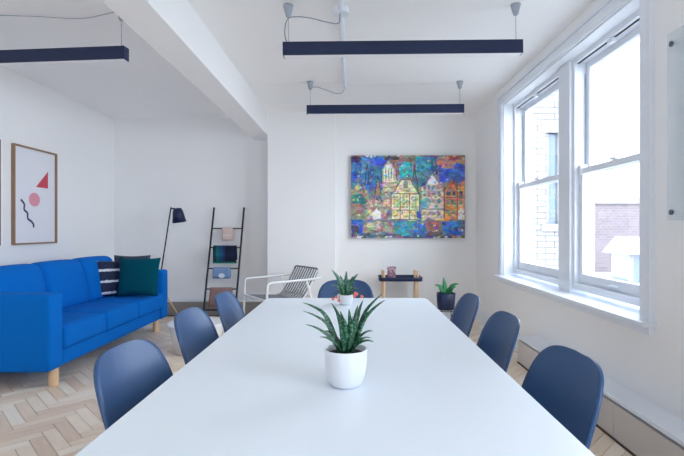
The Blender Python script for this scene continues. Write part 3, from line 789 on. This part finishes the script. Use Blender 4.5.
def check_mat():
    m = bpy.data.materials.new('tartan_wool'); m.use_nodes = True
    n = m.node_tree.nodes; l = m.node_tree.links; b = n['Principled BSDF']; b.inputs['Roughness'].default_value = 0.95
    tc = n.new('ShaderNodeTexCoord'); sp = n.new('ShaderNodeSeparateXYZ'); l.new(tc.outputs['Generated'], sp.inputs[0])
    cr = n.new('ShaderNodeValToRGB'); cr.color_ramp.interpolation = 'CONSTANT'; e = cr.color_ramp.elements
    e[0].color = rgb(10, 70, 80); e[1].position = 0.92; e[1].color = rgb(18, 30, 60)
    for p, cc in ((0.14, (20, 110, 110)), (0.26, (22, 84, 130)), (0.42, (30, 60, 100)), (0.52, (16, 26, 58)), (0.78, (20, 36, 72))): e.new(p).color = rgb(*cc)
    l.new(sp.outputs['X'], cr.inputs[0])
    c2 = n.new('ShaderNodeValToRGB'); c2.color_ramp.interpolation = 'CONSTANT'; e = c2.color_ramp.elements
    e[0].color = (0.75, .75, .75, 1); e[1].position = 0.8; e[1].color = (.7, .7, .7, 1); e.new(0.35).color = (1.15, 1.15, 1.15, 1); e.new(0.6).color = (0.9, 0.9, 0.9, 1)
    l.new(sp.outputs['Z'], c2.inputs[0])
    mx = n.new('ShaderNodeMix'); mx.data_type = 'RGBA'; mx.blend_type = 'MULTIPLY'; mx.inputs[0].default_value = 1
    l.new(cr.outputs[0], mx.inputs[6]); l.new(c2.outputs[0], mx.inputs[7]); l.new(mx.outputs[2], b.inputs['Base Color'])
    return m
def fringe(tt, x0, x1, y, z, r):
    f = y - r - 0.004
    ex(tt, MB().box(x0, x1+0.006, f-0.012, f+0.010, z-0.215, z-0.193).build('fringe', M_green_fringe, tt))
draped('folded_throw', 'folded navy and teal checked throw over a ladder rung', 'throw', check_mat(), 1, 213.5, 236.5, 0.195, 0.17, 0.018, extra=fringe)
draped('magazine', 'pale blue booklet with a white blob over the third ladder rung', 'booklet', M_blue_mag, 2, 213.0, 230.5, 0.135, 0.12, 0.006, extra=disc_mark)
draped('folded_throw', 'dusty brown throw hanging from the low ladder rung', 'throw', M_brownwool, 3, 210.5, 232.5, 0.245, 0.20, 0.012, skew=-0.12)

# ================================================================== FLOOR LAMP
hub = Vector((-2.54, 6.0, 0.45))
t = thing('floor_lamp', 'black task floor lamp on wooden tripod legs behind the sofa arm', 'lamp', (hub.x, hub.y, 0))
def q(o): o.matrix_parent_inverse = Matrix.Translation(-Vector(t.location)); return o
top = P(170.5, 210.5, 6.0)
q(MB().tube(smoothpath([hub, hub.lerp(top, 0.5), top, top+Vector((0.012, 0, 0.022)), P(175, 208.6, 6.0)], 6), 0.009, 10).build('pole', M_black, t, smooth=True))
for ft in ((-2.34, 6.20, 0), (-2.79, 6.12, 0), (-2.57, 5.70, 0)):
    q(MB().tube([hub+Vector((0, 0, 0.02)), ft], [0.013, 0.009], 10).build('leg', M_birch, t, smooth=True))
q(MB().tube([hub+Vector((0, 0, -0.03)), hub+Vector((0, 0, 0.05))], 0.022, 14).build('hub', M_black, t))
sh = MB().lathe([(0.012, 0.02), (0.05, 0.012), (0.066, -0.03), (0.088, -0.17), (0.085, -0.17), (0.062, -0.03), (0.045, 0.006), (0.008, 0.012)], (0, 0, 0), 28)
s_ = sh.build('lamp_shade', M_navym, t, smooth=True, loc=P(177.5, 209.5, 6.0), rot=(0, R(-9), 0)); q(s_)
b_ = MB().lathe([(0.012, 0.0), (0.014, -0.04), (0.028, -0.07), (0.030, -0.09), (0.015, -0.115), (0.002, -0.118)], (0, 0, 0), 16).build('bulb', M_diff, t, smooth=True, loc=P(177.5, 209.5, 6.0), rot=(0, R(-9), 0)); q(b_)

# ================================================================== LOW WHITE TUB TABLE
t = thing('tub_table', 'low white round tub table standing behind the sofa-side chairs', 'side table', (-1.53, 4.50, 0))
MB().lathe([(0.18, 0), (0.20, 0.006), (0.262, 0.255), (0.262, 0.262), (0.250, 0.262)], seg=56).build('tub', M_whitem, t, smooth=True)
MB().lathe([(0.262, 0.258), (0.278, 0.262), (0.282, 0.272), (0.278, 0.282), (0.262, 0.284)], seg=56).build('top', M_whitem, t, smooth=True)

# ================================================================== WHITE SLATTED ARMCHAIR
t = thing('slatted_armchair', 'white tubular armchair with slatted seat and back in painted shade grey near the back wall', 'armchair', (-0.85, 5.52, 0), R(0))
# local frame: x = backwards axis; chair faces -x, width along y
ang = R(36)
t.rotation_euler = (0, 0, ang)
hw, ra = 0.285, 0.0135
def rnd(pts, r=0.05, n=5):
    pts = [Vector(p) for p in pts]; out = [pts[0]]
    for a, b_, c_ in zip(pts, pts[1:], pts[2:]):
        d1 = (a-b_).normalized(); d2 = (c_-b_).normalized(); rr = min(r, (a-b_).length/2, (c_-b_).length/2)
        p0, p1 = b_+d1*rr, b_+d2*rr
        for k in range(n+1):
            s = k/n; out.append((1-s)**2*p0 + 2*s*(1-s)*b_ + s*s*p1)
    out.append(pts[-1]); return out
for s in (-1, 1):
    y = s*(hw+0.03)
    MB().tube(rnd([(-0.36, y, 0.0), (-0.34, y, 0.595), (0.20, y, 0.605), (0.36, y, 0.615)]), ra, 12).build('arm_frame', M_whitem, t, smooth=True)
    MB().tube([(0.16, y, 0.60), (0.34, y, 0.0)], ra, 12).build('leg', M_whitem, t, smooth=True)
    MB().tube(rnd([(-0.33, s*hw, 0.36), (-0.30, s*hw, 0.40), (0.12, s*hw, 0.355), (0.24, s*hw, 0.54), (0.33, s*hw, 0.705)], 0.08), 0.010, 10).build('side_rail', M_whitem, t, smooth=True)
MB().tube([(-0.345, -hw-0.03, 0.395), (-0.345, hw+0.03, 0.395)], ra, 12).build('front_bar', M_whitem, t)
MB().tube([(0.222, -hw-0.03, 0.40), (0.222, hw+0.03, 0.40)], ra, 12).build('rear_bar', M_whitem, t)
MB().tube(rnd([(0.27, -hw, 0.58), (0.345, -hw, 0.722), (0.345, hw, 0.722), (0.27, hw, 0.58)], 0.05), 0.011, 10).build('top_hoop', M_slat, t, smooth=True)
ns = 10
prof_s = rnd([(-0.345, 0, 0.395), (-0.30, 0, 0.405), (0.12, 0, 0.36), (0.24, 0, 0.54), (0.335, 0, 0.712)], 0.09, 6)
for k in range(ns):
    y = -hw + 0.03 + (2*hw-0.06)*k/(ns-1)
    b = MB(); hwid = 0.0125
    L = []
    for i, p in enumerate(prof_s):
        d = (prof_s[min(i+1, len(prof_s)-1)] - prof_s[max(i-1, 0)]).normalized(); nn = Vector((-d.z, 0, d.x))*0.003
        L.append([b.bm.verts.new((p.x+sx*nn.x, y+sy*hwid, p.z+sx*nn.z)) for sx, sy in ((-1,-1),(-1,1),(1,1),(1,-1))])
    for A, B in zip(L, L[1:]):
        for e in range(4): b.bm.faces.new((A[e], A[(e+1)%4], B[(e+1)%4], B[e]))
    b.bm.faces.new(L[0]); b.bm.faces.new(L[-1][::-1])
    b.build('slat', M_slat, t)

# ================================================================== TRAY TABLE WITH A BOX
ty, tz = 5.80, 0.555
x0, x1 = (379-VX)*ty/F, (420.5-VX)*ty/F
t = thing('tray_table', 'navy tray table on round wooden posts below the painting', 'tray table', ((x0+x1)/2, ty, 0))
wd, dp = (x1-x0)/2, 0.17
def tray(z, nm):
    o = MB().box(-wd+0.012, wd-0.012, -dp+0.012, dp-0.012, z, z+0.010).build(nm, M_navym, t, bevel=0.003)
    pts = []
    for cx_, cy_, a0 in ((wd-0.04, dp-0.04, 0), (-wd+0.04, dp-0.04, 90), (-wd+0.04, -dp+0.04, 180), (wd-0.04, -dp+0.04, 270)):
        for k in range(6): a = R(a0+k*18); pts.append((cx_+0.04*math.cos(a), cy_+0.04*math.sin(a)))
    b = MB(); n = len(pts)
    lo = [b.bm.verts.new((x, y, z+0.002)) for x, y in pts]; hi = [b.bm.verts.new((x*1.02, y*1.02, z+0.050)) for x, y in pts]
    for i in range(n): b.bm.faces.new((lo[i], lo[(i+1)%n], hi[(i+1)%n], hi[i]))
    b.build('tray_rim', M_navym, o, smooth=True, solid=0.006)
tray(tz-0.005, 'tray'); tray(0.16, 'lower_tray')
for sx in (-1, 1):
    for sy in (-1, 1):
        MB().tube([(sx*(wd-0.055), sy*(dp-0.035), 0), (sx*(wd-0.055), sy*(dp-0.035), tz+0.125 - (0.0 if sy < 0 else 0.01))], 0.0155, 16).build('post', M_birch, t)
bx = (391.2-VX)*ty/F
def speck_mat():
    m = bpy.data.materials.new('speckled_print'); m.use_nodes = True
    n = m.node_tree.nodes; l = m.node_tree.links; b = n['Principled BSDF']
    vo = n.new('ShaderNodeTexVoronoi'); vo.inputs['Scale'].default_value = 45; tc = n.new('ShaderNodeTexCoord'); l.new(tc.outputs['Object'], vo.inputs[0])
    cr = n.new('ShaderNodeValToRGB'); e = cr.color_ramp.elements; e[0].color = rgb(60, 50, 84); e[1].color = rgb(222, 196, 206); e.new(0.5).color = rgb(150, 100, 116)
    l.new(vo.outputs['Color'], cr.inputs[0]); l.new(cr.outputs[0], b.inputs['Base Color']); return m
M_speck = speck_mat()
t = thing('gift_box', 'small speckled pink and purple box standing on the tray', 'box', (bx, ty-0.06, tz+0.0055), R(8))
MB().box(-0.047, 0.047, -0.03, 0.03, 0, 0.14).build('carton', M_speck, t, bevel=0.003)
MB().box(-0.049, 0.049, -0.032, 0.032, 0.14, 0.165).build('lid', M_speck, t, bevel=0.003)

# ================================================================== PLANTS
def leaf(path, w0, th=0.35, tip=0.02, n=14, m=None, name='leaf', parent=None, up=Vector((0, 0, 1)), fold=0.25, base=0.75):
    p = smoothpath(path, max(2, n // (len(path)-1))); N = len(p); b = MB(); rings = []
    for i, c_ in enumerate(p):
        s = i/(N-1); d = (p[min(i+1, N-1)] - p[max(i-1, 0)]).normalized()
        side = d.cross(up)
        if side.length < 0.05: side = d.cross(Vector((1, 0, 0)))
        side.normalize(); nn = side.cross(d).normalized()
        ww = w0 * (base + (1-base)*min(1, s*3)) * (1 - s**1.7) + 0.0006
        h = ww*th
        rings.append([b.bm.verts.new(c_ + side*ww*cx_ + nn*(h*cy_)) for cx_, cy_ in ((-1, fold*2), (-0.55, -0.55), (0, -1), (0.55, -0.55), (1, fold*2), (0, 0.15))])
    for A, B in zip(rings, rings[1:]):
        for k in range(6): b.bm.faces.new((A[k], A[(k+1)%6], B[(k+1)%6], B[k]))
    b.bm.faces.new(rings[0][::-1]); b.bm.faces.new(rings[-1])
    return b.build(name, m, parent, smooth=True)
def leaf_flecks_mat(name, base, fleck, scale):
    m = bpy.data.materials.new(name); m.use_nodes = True
    n = m.node_tree.nodes; l = m.node_tree.links; b = n['Principled BSDF']; b.inputs['Roughness'].default_value = 0.4
    tc = n.new('ShaderNodeTexCoord'); mp = n.new('ShaderNodeMapping'); mp.inputs['Scale'].default_value = (1, 1, 2.2); l.new(tc.outputs['Object'], mp.inputs[0])
    nz = n.new('ShaderNodeTexNoise'); nz.inputs['Scale'].default_value = scale; nz.inputs['Detail'].default_value = 2; l.new(mp.outputs[0], nz.inputs[0])
    cr = n.new('ShaderNodeValToRGB'); e = cr.color_ramp.elements; e[0].position = 0.48; e[0].color = base; e[1].position = 0.66; e[1].color = fleck
    l.new(nz.outputs[0], cr.inputs[0]); l.new(cr.outputs[0], b.inputs['Base Color']); return m
M_aloe = leaf_flecks_mat('aloe_flecked', rgb(26, 78, 56), rgb(96, 150, 120), 75)
M_aloe2 = leaf_flecks_mat('haworthia_flecked', rgb(34, 92, 66), rgb(140, 184, 158), 95)
# large pot on the table
PD = 1.345; ppx = 345.8
pc0 = Vector(((ppx-VX)*PD/F, PD, TZ))
t = thing('potted_aloe', 'large potted aloe with long arching leaves in a white pot on the table', 'potted plant', pc0)
MB().lathe([(0.030, 0), (0.040, 0.001), (0.048, 0.008), (0.057, 0.032), (0.0615, 0.065), (0.0625, 0.106), (0.0618, 0.109), (0.0595, 0.108), (0.0585, 0.096), (0.0575, 0.090)], seg=48).build('pot', M_pot, t, smooth=True)
MB().lathe([(0.002, 0.097), (0.03, 0.096), (0.058, 0.092)], seg=32, cap=False).build('soil', M_soil, t, smooth=True)
sc_ = PD/F
def lp(px, py, dy): return Vector(((px-ppx)*sc_*(1+dy/PD), dy, (H + (VY-py)*(PD+dy)/F) - TZ))
aloe = [  # tip px, mid px, tip depth offset, mid depth offset, width
    ((302.5, 302.5), (324, 314), 0.02, 0.01, 0.0075), ((303, 311), (326, 323), -0.03, -0.01, 0.0075), ((306, 324.5), (326, 334), -0.05, -0.03, 0.0075), ((320, 337), (334, 342), -0.06, -0.04, 0.007),
    ((385, 300), (366, 317), 0.03, 0.01, 0.0075), ((383, 293.5), (366, 311), 0.04, 0.02, 0.006), ((373, 331), (362, 335), -0.05, -0.03, 0.007), ((374, 342), (362, 342), -0.06, -0.04, 0.007),
    ((331, 303), (340, 320), 0.05, 0.03, 0.0065), ((363, 300), (357, 318), 0.05, 0.03, 0.0065), ((349, 309), (350, 325), -0.02, -0.01, 0.0075), ((340, 311), (344, 326), 0.0, 0.0, 0.007),
    ((358, 305), (354, 324), 0.01, 0.0, 0.007), ((324, 331), (334, 336), 0.03, 0.02, 0.007), ((371, 338), (360, 340), 0.04, 0.02, 0.006), ((345, 318), (346, 332), -0.04, -0.025, 0.0075), ((353, 316), (351, 331), -0.045, -0.03, 0.0075), ((338, 322), (342, 334), -0.05, -0.035, 0.007), ((336, 314), (341, 328), 0.03, 0.02, 0.007), ((360, 314), (355, 329), 0.02, 0.01, 0.007)]
for (tp, mp_, td, md_, w_) in aloe:
    bx_ = ppx + (mp_[0]-ppx)*0.28
    w_ *= 1.3; leaf([lp(bx_, 352, md_*0.4), lp((bx_+mp_[0])/2, (350*0.45+mp_[1]*0.55), md_*0.8), lp(*mp_, md_), lp((tp[0]*0.55+mp_[0]*0.45), (tp[1]*0.55+mp_[1]*0.45)-1.5, (td+md_)/2), lp(*tp, td)], w_, m=M_aloe, parent=t, up=Vector((0, -0.5, 1)))
# small pot behind it
PD = 2.78; ppx = 345.5; sc_ = PD/F
pc1 = Vector(((ppx-VX)*PD/F, PD, TZ))
t = thing('potted_haworthia', 'small potted succulent with coral blossoms at the end of the table', 'potted plant', pc1)
MB().lathe([(0.030, 0), (0.036, 0.002), (0.046, 0.03), (0.050, 0.058), (0.050, 0.062), (0.047, 0.062), (0.046, 0.052)], seg=40).build('pot', M_pot, t, smooth=True)
MB().lathe([(0.002, 0.056), (0.046, 0.053)], seg=28, cap=False).build('soil', M_soil, t, smooth=True)
for tp, mp_, td, w_ in (((331.5, 269.5), (339, 280), 0.0, 0.014), ((346.5, 271), (346, 282), -0.02, 0.012), ((358, 273.5), (352, 282), 0.0, 0.013), ((331, 284.5), (338, 287.5), -0.04, 0.011), ((359, 289), (353, 289), -0.03, 0.010),
                        ((340, 275), (343, 284), 0.04, 0.012), ((353, 276), (350, 284), 0.04, 0.012), ((349, 279), (348, 286), -0.05, 0.012), ((337, 290), (341, 290), -0.05, 0.009), ((342, 281), (343, 287), -0.05, 0.012)):
    bx_ = ppx + (mp_[0]-ppx)*0.3
    leaf([lp(bx_, 295.5, td*0.2), lp(*mp_, td*0.7), lp(*tp, td)], w_*1.45, th=0.3, m=M_aloe2, parent=t, up=Vector((0, -0.6, 0.8)), n=12)
for px, py, dy in ((336.5, 297, -0.05), (339, 300.5, -0.055), (333, 299, -0.03), (354.5, 296, -0.05), (357, 294, -0.035), (362, 296.5, -0.03), (355.5, 293, -0.045)):
    p = lp(px, py, dy)
    b = MB()
    for k in range(5):
        a = k*R(72); d = Vector((math.cos(a), -0.3, math.sin(a)))*0.011
        b.tube([p, p + d*0.6, p + d], [0.002, 0.0045, 0.001], 6)
    bl = b.build('blossom', M_coral, t, smooth=True)
    MB().tube([lp(ppx+(px-ppx)*0.45, 294.5, dy*0.5), lp((px*0.8+ppx*0.2), 292.5, dy*0.8), p], 0.0014, 6).build('stalk', M_leaf, bl)
# planter on a wire stand
PD = 5.15; ppx = 446; sc_ = PD/F
t = thing('planter_on_stand', 'navy planter with a broad-leaved agave on thin black wire stand', 'potted plant', ((ppx-VX)*PD/F, PD, 0))
zt, zb = H-(293-VY)*PD/F, H-(309.5-VY)*PD/F
MB().lathe([(0.082, zb), (0.090, zb+0.004), (0.106, zt), (0.099, zt), (0.097, zt-0.02)], seg=36).build('pot', M_navym, t, smooth=True)
MB().lathe([(0.002, zt-0.014), (0.098, zt-0.02)], seg=28, cap=False).build('soil', M_soil, t, smooth=True)
MB().tube([(0.1*math.cos(k*R(15)), 0.1*math.sin(k*R(15)), zb-0.008) for k in range(24)], 0.005, 8, closed=True).build('stand_ring', M_black, t, smooth=True)
for k in range(4):
    a = R(20+90*k); MB().tube([(0.117*math.cos(a), 0.117*math.sin(a), zt-0.01), (0.104*math.cos(a), 0.104*math.sin(a), zb-0.01), (0.125*math.cos(a), 0.125*math.sin(a), 0)], 0.005, 8).build('stand_leg', M_black, t, smooth=True)
def lq(px, py, dy): return Vector(((px-ppx)*(PD+dy)/F, dy, H+(VY-py)*(PD+dy)/F))
for tp, mp_, dy, w_ in (((434.5, 285.2), (439.5, 286.5), 0.0, 0.030), ((443.8, 277), (445, 286), 0.02, 0.030), ((459, 284), (453, 285.5), 0.0, 0.028), ((449.5, 289), (448, 291), -0.06, 0.026), ((441, 289), (443, 291), -0.06, 0.024), ((455.5, 287), (451, 288), -0.04, 0.026)):
    leaf([lq(ppx+(mp_[0]-ppx)*0.25, 295.2, dy*0.3), lq(*mp_, dy), lq(*tp, dy*1.3)], w_*1.25, th=0.25, m=M_leaf2, parent=t, up=Vector((0, -0.6, 0.8)), n=12, base=0.6)

# small socket box on the floor by the window wall
t = thing('floor_socket_box', 'small white power socket box on the floor by the window wall', 'socket box', (1.50, 5.2, 0))
MB().box(-0.04, 0.04, -0.05, 0.05, 0, 0.095).build('housing', M_whitem, t, bevel=0.008)
MB().box(-0.025, 0.025, -0.054, -0.05, 0.03, 0.075).build('socket_face', M_grey, t, bevel=0.001)

# ================================================================== OUTSIDE
gd = MB().box(2.6, 60, -30, 80, -7.2, -7.0).build('yard_ground', M_patio); tag(gd, 'pale paved yard far below the windows', 'ground', kind='structure')
# pale painted brick wing seen through window_1
YW = 9.0
t = thing('white_brick_wing', 'white painted brick building wing with a sash window outside', 'building', (3.3, YW, -7.0))
def q(o): o.matrix_parent_inverse = Matrix.Translation(-Vector(t.location)); return o
wx0, wx1, wz0, wz1 = 3.84, 4.14, 1.30, 3.1
b = MB().box(2.3, wx0, YW+0.012, YW+3, -7, 7.2).box(wx0, 4.30, YW+0.012, YW+3, -7, wz0).box(wx0, 4.30, YW+0.012, YW+3, wz1, 7.2).box(wx1, 4.30, YW+0.012, YW+3, wz0, wz1)
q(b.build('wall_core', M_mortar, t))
b = MB(); ch, bl_ = 0.115, 0.34
r = 0; z = -1.0
while z < 5.0:
    x = 2.3 - (r % 2)*bl_/2
    while x < 4.30:
        xa, xb_ = max(x, 2.3), min(x+bl_-0.012, 4.30)
        if not (z + ch > wz0 and z < wz1):
            b.box(xa, xb_, YW - random.uniform(0, 0.006), YW+0.03, z, z+ch-0.012)
        else:
            if xa < wx0: b.box(xa, min(xb_, wx0), YW - random.uniform(0, 0.006), YW+0.03, z, z+ch-0.012)
            if xb_ > wx1: b.box(max(xa, wx1), xb_, YW - random.uniform(0, 0.006), YW+0.03, z, z+ch-0.012)
        x += bl_
    z += ch; r += 1
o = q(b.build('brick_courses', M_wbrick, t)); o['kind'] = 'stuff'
M_gtint = mat('grey_window_glass', rgb(90, 104, 124), 0.1, 0.1, 2)
wn = q(MB().box(wx0, wx1, YW+0.10, YW+0.12, wz0, wz1).build('window_pane', M_gtint, t))
b = MB().box(wx0, wx0+0.06, YW+0.04, YW+0.1, wz0, wz1).box(wx1-0.06, wx1, YW+0.04, YW+0.1, wz0, wz1).box(wx0, wx1, YW+0.04, YW+0.1, (wz0+wz1)/2-0.04, (wz0+wz1)/2+0.04)
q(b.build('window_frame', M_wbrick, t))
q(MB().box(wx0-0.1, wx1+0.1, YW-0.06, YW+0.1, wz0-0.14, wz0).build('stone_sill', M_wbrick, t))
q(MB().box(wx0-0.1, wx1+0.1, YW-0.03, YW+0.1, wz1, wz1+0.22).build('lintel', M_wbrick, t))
# red brick building further off
t = thing('brick_building', 'red brick building with pale coping beyond the yard', 'building', (14, 22, -7))
q(MB().box(11.1, 20.5, 22, 28, -7, 2.42).build('wall', M_brick, t))
q(MB().box(11.0, 20.6, 21.9, 28.1, 2.42, 2.75).build('coping', M_wbrick, t))
# low flat roof with a small lantern hut
t = thing('low_annexe', 'low flat-roofed annexe in the yard', 'building', (9.5, 16, -7))
q(MB().box(7.0, 14.0, 13.2, 20, -7, -0.85).build('wall', M_wbrick, t))
q(MB().box(6.9, 14.1, 13.1, 20.1, -0.85, -0.7).build('roof_slab', M_patio, t))
t = thing('roof_hut', 'small white gabled hut standing on the annexe roof', 'hut', (9.0, 14.6, -0.7))
hx0, hx1 = 8.55, 9.9
for x in (hx0+0.08, (hx0+hx1)/2, hx1-0.08):
    q(MB().box(x-0.05, x+0.05, 14.05, 14.15, -0.7, 0.42).build('post', M_wbrick, t))
q(MB().box(hx0+0.1, hx1-0.1, 14.2, 15.2, -0.7, 0.42).build('body', M_gtint, t))
q(MB().prism([(13.9, 0.42), (15.4, 0.42), (14.65, 0.95)], 'x', hx0-0.12, hx1+0.12).build('roof', M_wbrick, t))
